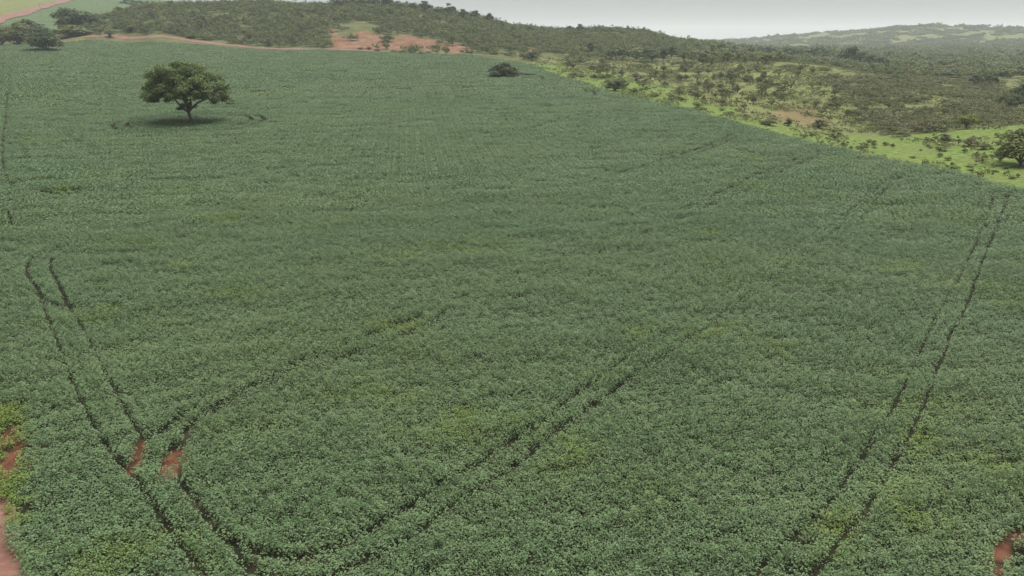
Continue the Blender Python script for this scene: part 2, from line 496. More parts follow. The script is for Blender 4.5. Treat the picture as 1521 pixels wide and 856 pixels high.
# ------------------------------------------------------------------ the crop: instanced tiles with wheel tracks cut out
def crop_tile(name, S, lod):
    sp_row, sp_pl, leaf, nl = [(0.5, 0.30, 0.092, 48), (0.5, 0.36, 0.17, 18), (0.5, 0.5, 0.30, 9)][lod]
    if S < 0.4: nl //= 2
    rows = max(1, round(S / sp_row))
    per = max(1, round(S / sp_pl))
    P, Nn, T, Z = [], [], [], []
    for i in range(rows):
        for j in range(per):
            cx = (j + 0.5 + rng.normal() * 0.28) * S / per - S / 2
            cy = (i + 0.5 + rng.normal() * 0.16) * S / rows - S / 2
            h = rng.normal(0.74, 0.08)
            if rng.random() < 0.08: h -= 0.22
            rad = rng.uniform(0.24, 0.36) if S > 0.4 else rng.uniform(0.16, 0.22)
            th = rng.uniform(0, 2 * math.pi, nl); q = np.sqrt(rng.uniform(0, 1, nl))
            x = cx + rad * q * np.cos(th); y = cy + rad * q * np.sin(th)
            z = h - 0.30 * q ** 2 - rng.exponential(0.07, nl)
            P.append(np.stack([x, y, np.maximum(z, 0.1)], 1))
            Nn.append(np.stack([np.cos(th) * q * 0.8 + rng.normal(0, 0.35, nl), np.sin(th) * q * 0.8 + rng.normal(0, 0.35, nl), np.full(nl, 1.0)], 1))
            T.append(np.clip(rng.normal(0.5, 0.22, nl) + rng.normal(0, 0.16), 0, 1))
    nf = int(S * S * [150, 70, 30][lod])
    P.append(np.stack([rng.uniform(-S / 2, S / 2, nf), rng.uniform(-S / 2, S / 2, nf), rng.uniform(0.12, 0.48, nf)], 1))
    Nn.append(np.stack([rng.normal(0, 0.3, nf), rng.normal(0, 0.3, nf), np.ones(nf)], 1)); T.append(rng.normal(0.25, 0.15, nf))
    P, Nn, T = np.concatenate(P), np.concatenate(Nn), np.concatenate(T)
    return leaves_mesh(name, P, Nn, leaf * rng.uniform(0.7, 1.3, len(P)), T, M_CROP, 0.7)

TRACKS = [  # (photo pixels along a wheel track, half width in metres, share of it that is open)
    ([(1478, 288), (1455, 350), (1425, 412), (1410, 438), (1396, 463), (1378, 496), (1365, 528), (1335, 590), (1300, 648), (1268, 696), (1250, 722), (1226, 754), (1190, 785), (1150, 820), (1115, 858)], .17, .6),
    ([(1470, 284), (1498, 291), (1470, 360), (1443, 435), (1428, 468), (1410, 500), (1402, 527), (1389, 556), (1362, 625), (1337, 672), (1321, 692), (1308, 722), (1297, 741), (1284, 765), (1263, 786), (1247, 799), (1226, 833), (1200, 862)], .18, .6),
    ([(1330, 258), (1314, 270), (1290, 290), (1255, 318), (1200, 352), (1150, 392), (1075, 440), (1010, 480), (979, 499)], .15, .5), ([(979, 499), (963, 511), (942, 522), (918, 541), (895, 557), (860, 580), (800, 630), (714, 684), (624, 738), (600, 751), (569, 772), (550, 788), (521, 796), (492, 812), (469, 819), (440, 825), (424, 823)], .24, .9),
    ([(1325, 256), (1337, 262), (1310, 288), (1275, 316), (1225, 355), (1175, 392), (1110, 440), (1040, 488), (1002, 516)], .16, .5), ([(1002, 516), (979, 538), (945, 554), (918, 575), (900, 587), (884, 596), (866, 612), (837, 630), (780, 680), (706, 730), (653, 762), (614, 795), (587, 804), (556, 825), (527, 836), (498, 848), (470, 858)], .24, .9),
    ([(626, 468), (600, 478), (568, 487), (542, 499), (521, 507), (505, 513), (474, 525), (445, 534), (400, 556), (340, 590), (301, 600), (277, 610), (242, 636), (221, 650)], .27, .9),
    ([(663, 462), (637, 480), (610, 491), (574, 507), (547, 514), (515, 530), (430, 552), (380, 578), (346, 595), (318, 608), (294, 622), (277, 643), (271, 660)], .29, .95),
    ([(830, 425), (740, 445), (663, 462)], .18, .3), ([(424, 823), (395, 820), (365, 808), (346, 800)], .24, .9), ([(470, 858), (420, 862), (390, 850), (366, 832)], .24, .9),
    ([(346, 595), (318, 608), (294, 622), (277, 643)], .40, 1), ([(301, 600), (277, 610), (242, 636)], .33, 1), ([(626, 468), (600, 478), (568, 487), (542, 499), (505, 513)], .32, .9),
    ([(255, 662), (262, 690), (268, 712), (277, 726), (294, 747), (308, 774), (332, 799), (346, 809), (372, 850)], .24, .95),
    ([(152, 650), (166, 671), (183, 691), (207, 716), (221, 740), (242, 774), (259, 798), (277, 823), (294, 840), (305, 860)], .22, .95),
    ([(197, 626), (211, 646), (207, 665), (198, 690)], .24, .9),
    ([(106, 366), (67, 373), (42, 387), (40, 407), (55, 428), (61, 443), (73, 449), (100, 455), (140, 461), (170, 463), (218, 455)], .27, .85),
    ([(100, 375), (76, 384), (76, 400), (85, 419), (94, 436), (100, 452), (146, 452), (182, 448), (218, 442)], .27, .8),
    ([(61, 445), (70, 470), (76, 483), (94, 531), (100, 550), (125, 605), (152, 650)], .18, .6),
    ([(100, 455), (128, 495), (137, 516), (170, 580), (197, 626)], .165, .5), ([(137, 518), (170, 514)], .2, .7),
    ([(40, 80), (5, 91), (3, 105), (0, 126)], .22, .9), ([(60, 78), (20, 91), (14, 105), (13, 131), (11, 152), (8, 181), (4, 208), (4, 239), (11, 268), (21, 278), (63, 285), (105, 288), (139, 282)], .2, .85),
    ([(62, 284), (85, 287), (110, 286)], .55, 1), ([(139, 291), (172, 294)], .25, .8), ([(14, 142), (42, 145), (87, 145)], .3, .8), ([(4, 206), (45, 205)], .3, .8), ([(12, 313), (18, 337)], .2, .8),
    ([(216, 362), (245, 358), (280, 348)], .3, .8), ([(280, 346), (420, 325)], .2, .3), ([(222, 390), (260, 388)], .2, .7), ([(380, 340), (560, 318), (760, 285)], .2, .35),
    ([(1105, 197), (1087, 199), (1074, 207), (1047, 217), (960, 245), (860, 272)], .28, .75), ([(1110, 200), (1095, 203), (1079, 211), (1058, 219), (1000, 238)], .28, .75),
    ([(1210, 221), (1217, 226), (1210, 234), (1195, 239), (1171, 249), (1120, 275), (1040, 310), (900, 370), (760, 425)], .22, .55), ([(1180, 236), (1147, 251), (1118, 261), (1089, 276), (1040, 300), (880, 362), (740, 415)], .22, .6),
    ([(1097, 221), (1115, 225), (1137, 229)], .55, 1), ([(1160, 230), (1180, 231)], .4, .8),
    ([(800, 113), (808, 116), (802, 120)], .4, 1), ([(868, 133), (874, 137)], .4, 1), ([(880, 135), (885, 139), (880, 142)], .4, 1), ([(1018, 173), (1026, 177)], .35, 1), ([(876, 168), (840, 176), (807, 184), (780, 192)], .28, .7),
    ([(588, 102), (630, 102.5), (690, 98)], .8, .9), ([(500, 117), (640, 116), (700, 113)], .6, .8), ([(376, 98), (402, 98)], .8, .9), ([(386, 107), (412, 107)], .6, .9), ([(440, 111), (470, 111)], .6, .9),
    ([(284, 76), (305, 73)], .9, 1), ([(140, 72), (180, 70)], .7, .8), ([(480, 76), (530, 77)], .6, .8), ([(145, 80), (165, 84)], .7, .9), ([(460, 145), (540, 145), (600, 152)], .35, .7), ([(600, 158), (680, 165), (760, 175)], .35, .6), ([(800, 160), (900, 150)], .3, .5),
    ([(1521, 786), (1505, 794), (1491, 805), (1483, 820), (1480, 838), (1484, 858)], .27, 1),
    ([(1230, 352), (1330, 345)], .2, .5), ([(850, 500), (870, 497)], .25, .8), ([(720, 590), (800, 575)], .2, .4),
]
HOLES = [(258, 690, 0.55, 1.1), (210, 663, 0.35, 0.6), (203, 690, 0.4, 0.7), (262, 674, 0.5, 0.7), (1510, 792, .45, .3), (1494, 803, .35, .3), (1484, 820, .35, .45), (1481, 840, .3, .4),
         (3, 690, .35, 1.1), (16, 672, .25, .9), (4, 655, .25, .8), (26, 690, .2, .7), (10, 640, .15, .7)]      # photo pixel, radii in metres: bare red patches
LONE = ground(284, 184)
SEGS = []
for ti, (pts, hw, op) in enumerate(TRACKS):
    P = plan(pts, 0.45)
    for a, b in zip(P[:-1], P[1:]): SEGS.append((*a, *b, hw, op))
for rad in (12.6, 15.3):
    c = [(LONE[0] + rad * math.cos(t), LONE[1] + rad * 1.05 * math.sin(t)) for t in np.linspace(0, 2 * math.pi, 33)]
    for a, b in zip(c[:-1], c[1:]): SEGS.append((*a, *b, 0.40, 1.0))
spur = [(LONE[0] + 12.6, LONE[1] + 1), (LONE[0] + 16.5, LONE[1] + 4.5), (LONE[0] + 21, LONE[1] + 6.5)]
for a, b in zip(spur[:-1], spur[1:]): SEGS.append((*a, *b, 0.3, 1.0))
for _ in range(420):                                # places where plants have parted or lodged
    rr_, aa_ = 24 * math.exp(rng.uniform(0, 2.6)), R(rng.uniform(-42, 42))
    x0, y0 = rr_ * math.sin(aa_), rr_ * math.cos(aa_)
    L_, th = rng.uniform(0.2, 1.0) * (1 + rr_ / 60), R(8) + rng.normal(0, 0.3)
    SEGS.append((x0, y0, x0 + L_ * math.cos(th), y0 + L_ * math.sin(th), 0.14 + rr_ * 0.0006, 0.8))
SEGS = np.array(SEGS)
_HP = [(ground(a, b, 0.2), r1, r2) for a, b, r1, r2 in HOLES]

def track_gap(x, y):
    """clearance (m) from the open wheel tracks; negative inside one"""
    best = np.full(x.shape, 99.0)
    wob = 0.8 + 0.4 * vnoise(x / 1.1, y / 1.1, 31)
    shut = vnoise(x / 3.5, y / 3.5, 47)
    for x0, y0, x1, y1, hw, op in SEGS:
        m = (x > min(x0, x1) - 5) & (x < max(x0, x1) + 5) & (y > min(y0, y1) - 5) & (y < max(y0, y1) + 5)
        if not m.any(): continue
        xs, ys = x[m], y[m]
        dx, dy = x1 - x0, y1 - y0
        t = np.clip(((xs - x0) * dx + (ys - y0) * dy) / (dx * dx + dy * dy + 1e-9), 0, 1)
        d = np.hypot(xs - x0 - t * dx, ys - y0 - t * dy)
        w = hw * (0.86 + 0.75 * sstep(70, 190, np.hypot(xs, ys))) * wob[m]
        d = np.where(shut[m] < 0.35 + op * 0.65, d - w, d - w * 0.65)
        best[m] = np.minimum(best[m], d)
    return np.minimum(best, hole_gap(x, y))

def hole_gap(x, y):
    """clearance from the patches of bare soil in the crop"""
    best = np.full(x.shape, 99.0)
    for (gx, gy, gr), r1, r2 in _HP:
        best = np.minimum(best, (np.hypot((x - gx) / r1, (y - gy) / r2) - 0.8) * r1 + (vnoise(x * 2, y * 2, 33) - 0.5) * 0.5)
    return np.minimum(best, np.hypot((x - LONE[0] + 0.8) / 3.0, (y - LONE[1] + 0.3) / 1.6) * 1.6 - 1.6)

terrain = build_terrain()
BUSH = ground(749, 112)
def edge_ok(x, y):
    """inside the crop, with an uneven margin"""
    jx = (vnoise(x / 2.5, y / 2.5, 61) - 0.5) * 1.2; jy = (vnoise(x / 2.5, y / 2.5, 67) - 0.5) * 1.2
    ok = inside(FIELD, x + jx, y + jy)
    d = np.hypot((x - BUSH[0] - 4) / 9.0, (y - BUSH[1]) / 6.0)
    return ok & (d > 1)

ROWA = R(8)
def build_crop():
    ca, sa = math.cos(ROWA), math.sin(ROWA)
    cells = []
    S = 4.0
    gx, gy = np.meshgrid(np.arange(-460, 200, S), np.arange(-60, 520, S))
    x, y = (gx * ca - gy * sa).ravel(), (gx * sa + gy * ca).ravel()
    r, a = np.hypot(x, y), np.degrees(np.arctan2(x, y))
    m = (r > 11) & (np.abs(a) < np.where(r < 70, 58, 44))
    x, y = x[m], y[m]
    while S >= 0.25:
        r = np.hypot(x, y)
        d = track_gap(x, y)
        hd = S * 0.72
        e = edge_ok(x, y)
        for ox in (-.5, .5):
            for oy in (-.5, .5):
                e = e & edge_ok(x + S * ox, y + S * oy)
        some = edge_ok(x, y) | e
        for ox in (-.5, .5):
            for oy in (-.5, .5): some = some | edge_ok(x + S * ox, y + S * oy)
        smallest = (S == 0.25) | ((S == 0.5) & (r > 110) & (np.hypot(x - LONE[0], y - LONE[1]) > 24)) | ((S == 1.0) & (r > 260))
        full = (d > hd) & e & ~((S > 1) & (r < 75)) & ~((S > 2) & (r < 190))
        stands = d > np.where(S < 0.4, 0.0, np.where(S == 0.5, 0.02, 0.1))
        keep = np.where(smallest, stands & edge_ok(x, y), full)
        cells.append(np.stack([x[keep], y[keep], np.full(keep.sum(), S)], 1))
        split = ~full & ~smallest & some
        xs, ys = x[split], y[split]
        S /= 2
        x = np.concatenate([xs + S * (ox * ca - oy * sa) for ox in (-.5, .5) for oy in (-.5, .5)])
        y = np.concatenate([ys + S * (ox * sa + oy * ca) for ox in (-.5, .5) for oy in (-.5, .5)])
    C = np.concatenate(cells)
    x, y, s = C.T
    r = np.hypot(x, y)
    px, py = project(x, y, zterrain(x, y) + 0.6)
    # thin, yellowed rows at the headland by the track
    weak = np.where((px < 50 + 12 * np.sin(py / 9.0)) & (py > 590) & (py < 770), 0.95, 0.0) * sstep(60, 15, px)
    drop = (weak > 0.25) & (s <= 1) & (rng.random(len(x)) < 0.35)
    for cx, cy, ax, ay in ((255, 282, 30, 4), (345, 323, 30, 5), (345, 432, 40, 6), (270, 390, 14, 3), (588, 482, 34, 8), (570, 582, 40, 12), (690, 610, 26, 14), (835, 680, 36, 30), (640, 632, 30, 10), (1115, 231, 14, 3), (1075, 490, 40, 10),
                           (1160, 525, 28, 16), (1340, 392, 24, 6), (1370, 650, 26, 22), (1368, 740, 40, 34), (1240, 790, 30, 30), (1500, 690, 60, 30), (95, 282, 12, 4), (160, 458, 22, 4), (955, 490, 18, 6), (1385, 288, 14, 3), (1060, 345, 20, 6), (1505, 815, 26, 22), (700, 130, 5, 2)):
        q = ((px - cx) / ax) ** 2 + ((py - cy) / ay) ** 2
        weak = np.maximum(weak, np.exp(-q * 0.7) * 1.0 * sstep(0.2, 0.7, fbm(x * 0.55, y * 0.8, 71)))
    m = ~drop
    x, y, s, r, weak = x[m], y[m], s[m], r[m], weak[m]
    n = len(x)
    e = 1.0
    z = zterrain(x, y)
    sx, sy = (zterrain(x + e, y) - z) / e, (zterrain(x, y + e) - z) / e
    flip = rng.random(n) < 0.5
    ang = ROWA + np.where(flip, math.pi, 0.0)
    c_, s_ = np.cos(ang), np.sin(ang)
    lx, ly = sx * c_ + sy * s_, -sx * s_ + sy * c_
    wx = (fbm(x / 30, y / 30, 85) - 0.5) * 14            # the stand leans and lodges in streaks that wander
    u_, v_ = x * ca + y * sa, -x * sa + y * ca + wx
    bump = (fbm(u_ / 9, v_ / 3.2, 81) - 0.5) * 0.8 + (fbm(u_ / 4.0, v_ / 1.3, 83, 2) - 0.5) * 1.0
    rot = np.stack([np.arctan(ly), -np.arctan(lx), ang], 1)
    rot[:, 0] += rng.normal(0, 0.012, n); rot[:, 1] += rng.normal(0, 0.012, n)
    sc = np.stack([np.ones(n), np.ones(n), np.clip(1.0 + bump * 0.8 - weak * 0.15, 0.55, 1.5)], 1)
    lodv = np.where(r < 95 + rng.normal(0, 6, n), 0, np.where(r < 230 + rng.normal(0, 12, n), 1, 2))
    sizes = [4.0, 2.0, 1.0, 0.5, 0.25]
    si = np.array([sizes.index(q) for q in s])
    NV = [[6, 5, 5, 6, 8], [6, 4, 4, 4, 4], [6, 4, 4, 2, 1]]
    srcs, base = [], {}
    for l in range(3):
        for k in range(5):
            base[l, k] = len(srcs)
            for v in range(NV[l][k]):
                me = crop_tile("soybean_leaf_tile", sizes[k], l)
                srcs.append(bpy.data.objects.new("soybean_tile_source", me))
    nv = np.array(NV)[lodv, si]
    bs = np.array([[base[l, k] for k in range(5)] for l in range(3)])[lodv, si]
    var = bs + (rng.random(n) * nv).astype(int)
    return scatter("soybean_crop", np.stack([x, y, z - 0.02], 1), rot, sc, var, srcs, weak)

def scatter(name, P, rot, sc, var, srcs, weak=None):
    """one ground-cover object: its points carry copies of the source meshes' geometry"""
    me = bpy.data.meshes.new(name)
    me.vertices.add(len(P)); me.vertices.foreach_set("co", np.asarray(P, np.float32).ravel())
    for nm, typ, val in (("rot", 'FLOAT_VECTOR', rot), ("scl", 'FLOAT_VECTOR', sc)):
        a = me.attributes.new(nm, typ, 'POINT'); a.data.foreach_set("vector", np.asarray(val, np.float32).ravel())
    a = me.attributes.new("variant", 'INT', 'POINT'); a.data.foreach_set("value", np.asarray(var, np.int32))
    ob = link(name, me)
    ng = bpy.data.node_groups.new(name, 'GeometryNodeTree')
    ng.interface.new_socket("Geometry", in_out='INPUT', socket_type='NodeSocketGeometry')
    ng.interface.new_socket("Geometry", in_out='OUTPUT', socket_type='NodeSocketGeometry')
    gi, go = ng.nodes.new("NodeGroupInput"), ng.nodes.new("NodeGroupOutput")
    join = ng.nodes.new("GeometryNodeJoinGeometry")
    def named(nm, dt):
        q = ng.nodes.new("GeometryNodeInputNamedAttribute"); q.data_type = dt; q.inputs["Name"].default_value = nm
        return q.outputs["Attribute"]
    r_, s_, v_ = named("rot", 'FLOAT_VECTOR'), named("scl", 'FLOAT_VECTOR'), named("variant", 'INT')
    for k, so in enumerate(srcs):
        oi = ng.nodes.new("GeometryNodeObjectInfo"); oi.inputs["Object"].default_value = so; oi.inputs["As Instance"].default_value = False
        cmp = ng.nodes.new("FunctionNodeCompare"); cmp.data_type = 'INT'; cmp.operation = 'EQUAL'
        ng.links.new(v_, cmp.inputs[2]); cmp.inputs[3].default_value = k
        ip = ng.nodes.new("GeometryNodeInstanceOnPoints")
        ng.links.new(gi.outputs[0], ip.inputs["Points"]); ng.links.new(cmp.outputs[0], ip.inputs["Selection"])
        ng.links.new(oi.outputs["Geometry"], ip.inputs["Instance"])
        ng.links.new(r_, ip.inputs["Rotation"]); ng.links.new(s_, ip.inputs["Scale"])
        ng.links.new(ip.outputs[0], join.inputs[0])
    if weak is not None:
        a = me.attributes.new("weak", 'FLOAT', 'POINT'); a.data.foreach_set("value", np.asarray(weak, np.float32))
    ng.links.new(join.outputs[0], go.inputs[0])
    md = ob.modifiers.new("scatter", 'NODES'); md.node_group = ng
    ob["kind"] = "stuff"
    return ob

crop = build_crop()
crop["label"] = "dense green soybean crop covering the whole field"
crop["category"] = "crop"
# per-tile weakness is read from the instances
for n_ in M_CROP.node_tree.nodes:
    if n_.type == 'ATTRIBUTE' and n_.attribute_name == "weak": n_.attribute_type = 'INSTANCER'

# ------------------------------------------------------------------ trees and shrubs
def crown_mesh(name, blobs, nleaf, leaf, mat, shade=0.0):
    """blobs: (x, y, z, radius, squash); leaves sit in the outer shell of each clump and face outwards"""
    B = np.array(blobs)
    w = B[:, 3] ** 2; w /= w.sum()
    idx = rng.choice(len(B), nleaf, p=w)
    d = rng.normal(size=(nleaf, 3)); d /= np.linalg.norm(d, axis=1, keepdims=True)
    d[:, 2] = np.where(d[:, 2] < -0.35, -d[:, 2], d[:, 2])
    q = rng.uniform(0.35, 1.0, nleaf) ** 0.6 * (1 + 0.12 * rng.normal(size=nleaf))
    P = B[idx, :3] + d * (B[idx, 3] * q)[:, None] * np.stack([np.ones(nleaf), np.ones(nleaf), B[idx, 4]], 1)
    Nn = d + rng.normal(size=(nleaf, 3)) * 0.55 + np.array([0, 0, 0.35])
    bt = rng.normal(0, 0.16, len(B))
    tint = 0.48 + bt[idx] + rng.normal(0, 0.2, nleaf)
    return leaves_mesh(name, P, Nn, leaf * rng.uniform(0.6, 1.4, nleaf), tint, mat, 0.75, 0.12)

def tree_protos(kind, n, mat, bark, unit_leaf=0.075, nleaf=None):
    """unit trees: one metre high, crown about one metre wide; returns (trunk mesh, crown mesh) pairs"""
    out = []
    for v in range(n):
        tb = Tubes(); blobs = []
        if kind == "round":
            fork = rng.uniform(0.16, 0.24); nb = 15
        elif kind == "umbrella":
            fork = rng.uniform(0.30, 0.38); nb = 14
        elif kind == "loose":
            fork = rng.uniform(0.12, 0.22); nb = 12
        else:
            fork = 0.05; nb = 12
        lean = rng.normal(0, 0.03, 2)
        f = np.array([lean[0], lean[1], fork])
        tb.add(bend((0, 0, -0.06), f, 4, 0.06), [0.040, 0.032, 0.028, 0.026, 0.024], 7)
        for k in range(nb):
            th = k * 2.399 + rng.uniform(-0.4, 0.4)
            q = math.sqrt((k + 0.5) / nb)
            if kind == "round":
                rad = 0.36 * q; zc = 0.32 + (0.54 - 0.42 * q * q) * rng.uniform(0.35, 1.0); br = rng.uniform(0.13, 0.20); sq = 0.85
            elif kind == "umbrella":
                rad = 0.42 * q; zc = 0.86 - 0.26 * q * q + rng.normal(0, 0.03); br = rng.uniform(0.10, 0.16); sq = 0.6
            elif kind == "loose":
                rad = 0.40 * q; zc = rng.uniform(0.35, 0.9) * (1.05 - 0.35 * q); br = rng.uniform(0.08, 0.15); sq = 0.8
            else:
                rad = 0.36 * q; zc = 0.14 + (0.64 - 0.52 * q * q) * rng.uniform(0.35, 1.0); br = rng.uniform(0.15, 0.24); sq = 0.95
            b = np.array([rad * math.cos(th), rad * math.sin(th), zc])
            blobs.append((*b, br, sq))
            tb.add(bend(f, b + [0, 0, br * 0.2], 4, 0.10, 0.04), np.array([0.018, 0.014, 0.010, 0.007, 0.004]), 5)
        nl = nleaf or {"round": 1000, "umbrella": 800, "loose": 520, "bush": 1300}[kind]
        out.append((tb.mesh("trunk", bark), crown_mesh("crown", blobs, nl, unit_leaf, mat)))
    return out

def make_lone_tree():
    gx, gy, gr = LONE
    gz = float(zterrain(gx, gy)[0])
    k = math.sqrt(gr * gr + (CAMZ - gz) ** 2) / FPX * 0.985
    root = link("lone_tree", None, label="large spreading tree standing alone in the green crop", category="tree")
    root.location = (gx, gy, gz)
    def at(px, py, d=0.0): return np.array([(px - 284) * k * (0.80 if px < 284 else 0.97), d, (184 - py) * k * 0.87])
    tb = Tubes()
    f1 = at(282, 166, 0)
    tb.add([at(286, 188), at(285, 184), at(284.5, 176), at(283, 170), f1], [0.62, 0.46, 0.36, 0.34, 0.33], 10)
    limbs = [(at(266, 147, -1), [at(255, 140, -2), at(243, 130, -3), at(232, 128, 1)]), (at(279, 148, 0.8), [at(276, 128, 2), at(264, 112, 1), at(284, 108, 3)]), (at(289, 150, -0.6), [at(296, 126, -2.5), at(306, 112, -1), at(300, 118, 3)]),
             (at(303, 149, 0.5), [at(320, 144, 1), at(332, 148, 0), at(322, 132, -2)]), (at(284, 140, -2.6), [at(262, 122, -5), at(292, 116, -6), at(318, 128, -5)]), (at(284, 142, 2.6), [at(250, 120, 5), at(290, 112, 6), at(316, 124, 5)])]
    for e, tips in limbs:
        tb.add(bend(f1, e, 4, 0.08), [0.32, 0.28, 0.25, 0.22, 0.20], 8)
        for t in tips:
            tb.add(bend(e, t, 4, 0.10, 0.05), [0.18, 0.14, 0.11, 0.08, 0.05], 6)
            for _ in range(4):
                tb.add(bend(e + (t - e) * rng.uniform(0.4, 0.9), t + rng.normal(size=3) * [1.6, 1.6, 1.0], 3, 0.1), [0.07, 0.05, 0.035, 0.02], 5)
    link("trunk", tb.mesh("trunk", M_BARK), root)
    blobs = []
    core = [(226, 128), (222, 138), (237, 115), (249, 104), (232, 143), (246, 126), (263, 99), (281, 97), (297, 101), (310, 110), (319, 122), (326, 134), (326, 145), (262, 116), (285, 116), (303, 127), (252, 139), (316, 141), (272, 128), (292, 136), (240, 134), (308, 146)]
    for (px, py) in [(281 + (a - 281) * 0.9, 124 + (b - 124) * 0.85 + 1.5) for a, b in core]:
        for s in (-1, 1):
            w = max(0.0, 1 - ((px - 276) / 62) ** 2 - max(0, (118 - py) / 60) ** 2)
            d = s * rng.uniform(0.15, 0.95) * 8.5 * math.sqrt(w)
            c = at(px + rng.normal(0, 2.5), py + rng.normal(0, 2.5), d)
            blobs.append((*c, rng.uniform(1.2, 1.9), 0.75))
    for (px, py, rr) in ((272, 158, 0.75), (268, 162, 0.55), (289, 160, 0.5), (336, 149, 1.0), (342, 153, 0.7), (334, 143, 0.8), (250, 150, 0.7), (228, 149, 0.8), (216, 133, 0.9), (320, 153, 0.7), (278, 98, 1.2), (292, 100, 1.1)):
        for _ in range(2): blobs.append((*at(px + rng.normal(0, 1.5), py, rng.normal(0, 1.0)), rr, 0.9))
    for _ in range(95):                               # outer dome of the crown
        d = rng.normal(size=3); d /= np.linalg.norm(d); d[2] = abs(d[2])
        q = rng.uniform(0.62, 0.9)
        px, py = 279 + d[0] * 60 * q, 144 - d[2] * 49 * q + (6 * abs(d[0]) if d[2] < 0.3 else 0)
        blobs.append((*at(px, py, d[1] * 9.0 * q), rng.uniform(0.9, 1.5), 0.8))
    link("crown", crown_mesh("crown", blobs, 42000, 0.36, M_LONE), root)
    return root
make_lone_tree()

PROTO = {
    "dense_dark_bush": tree_protos("bush", 3, M_DARK, M_BARK, 0.05, 4200), "dense_olive_bush": tree_protos("bush", 2, M_OLIVE, M_BARK, 0.05, 3600),
    "dark_round": tree_protos("round", 4, M_DARK, M_BARK), "olive_round": tree_protos("round", 4, M_OLIVE, M_BARK), "dark_umbrella": tree_protos("umbrella", 3, M_DARK, M_BARK),
    "grey_loose": tree_protos("loose", 4, M_GREY, M_PALEBARK), "olive_loose": tree_protos("loose", 4, M_OLIVE, M_BARK), "dark_bush": tree_protos("bush", 4, M_DARK, M_BARK),
    "olive_bush": tree_protos("bush", 4, M_OLIVE, M_BARK), "fresh_bush": tree_protos("bush", 3, M_FRESH, M_BARK), "yellow_round": tree_protos("round", 2, M_YELLOW, M_BARK), "grey_bush": tree_protos("bush", 3, M_GREY, M_BARK),
    "pale_loose": tree_protos("loose", 1, M_GREY, M_PALEBARK),
}
def plant(name, kind, px, py, hpx, wpx, label, cat="tree", group=None, rmin=12.0):
    g = ground(px, py, 0.0, rmin)
    if g is None: return None
    x, y, r = g
    z = float(zterrain(x, y)[0])
    k = math.sqrt(r * r + (CAMZ - z) ** 2) / FPX
    return plant_at(name, kind, x, y, z, hpx * k, wpx * k, label, cat, group)

def plant_at(name, kind, x, y, z, h, w, label, cat, group=None):
    pr = PROTO[kind][rng.integers(len(PROTO[kind]))]
    root = link(name, None, label=label, category=cat)
    if group: root["group"] = group
    root.location = (x, y, z - 0.02 * h); root.rotation_euler = (0, 0, rng.uniform(0, 6.28)); root.scale = (w, w, h)
    bush = "bush" in kind
    link("stem" if bush else "trunk", pr[0], root)
    link("foliage" if bush else "crown", pr[1], root)
    return root

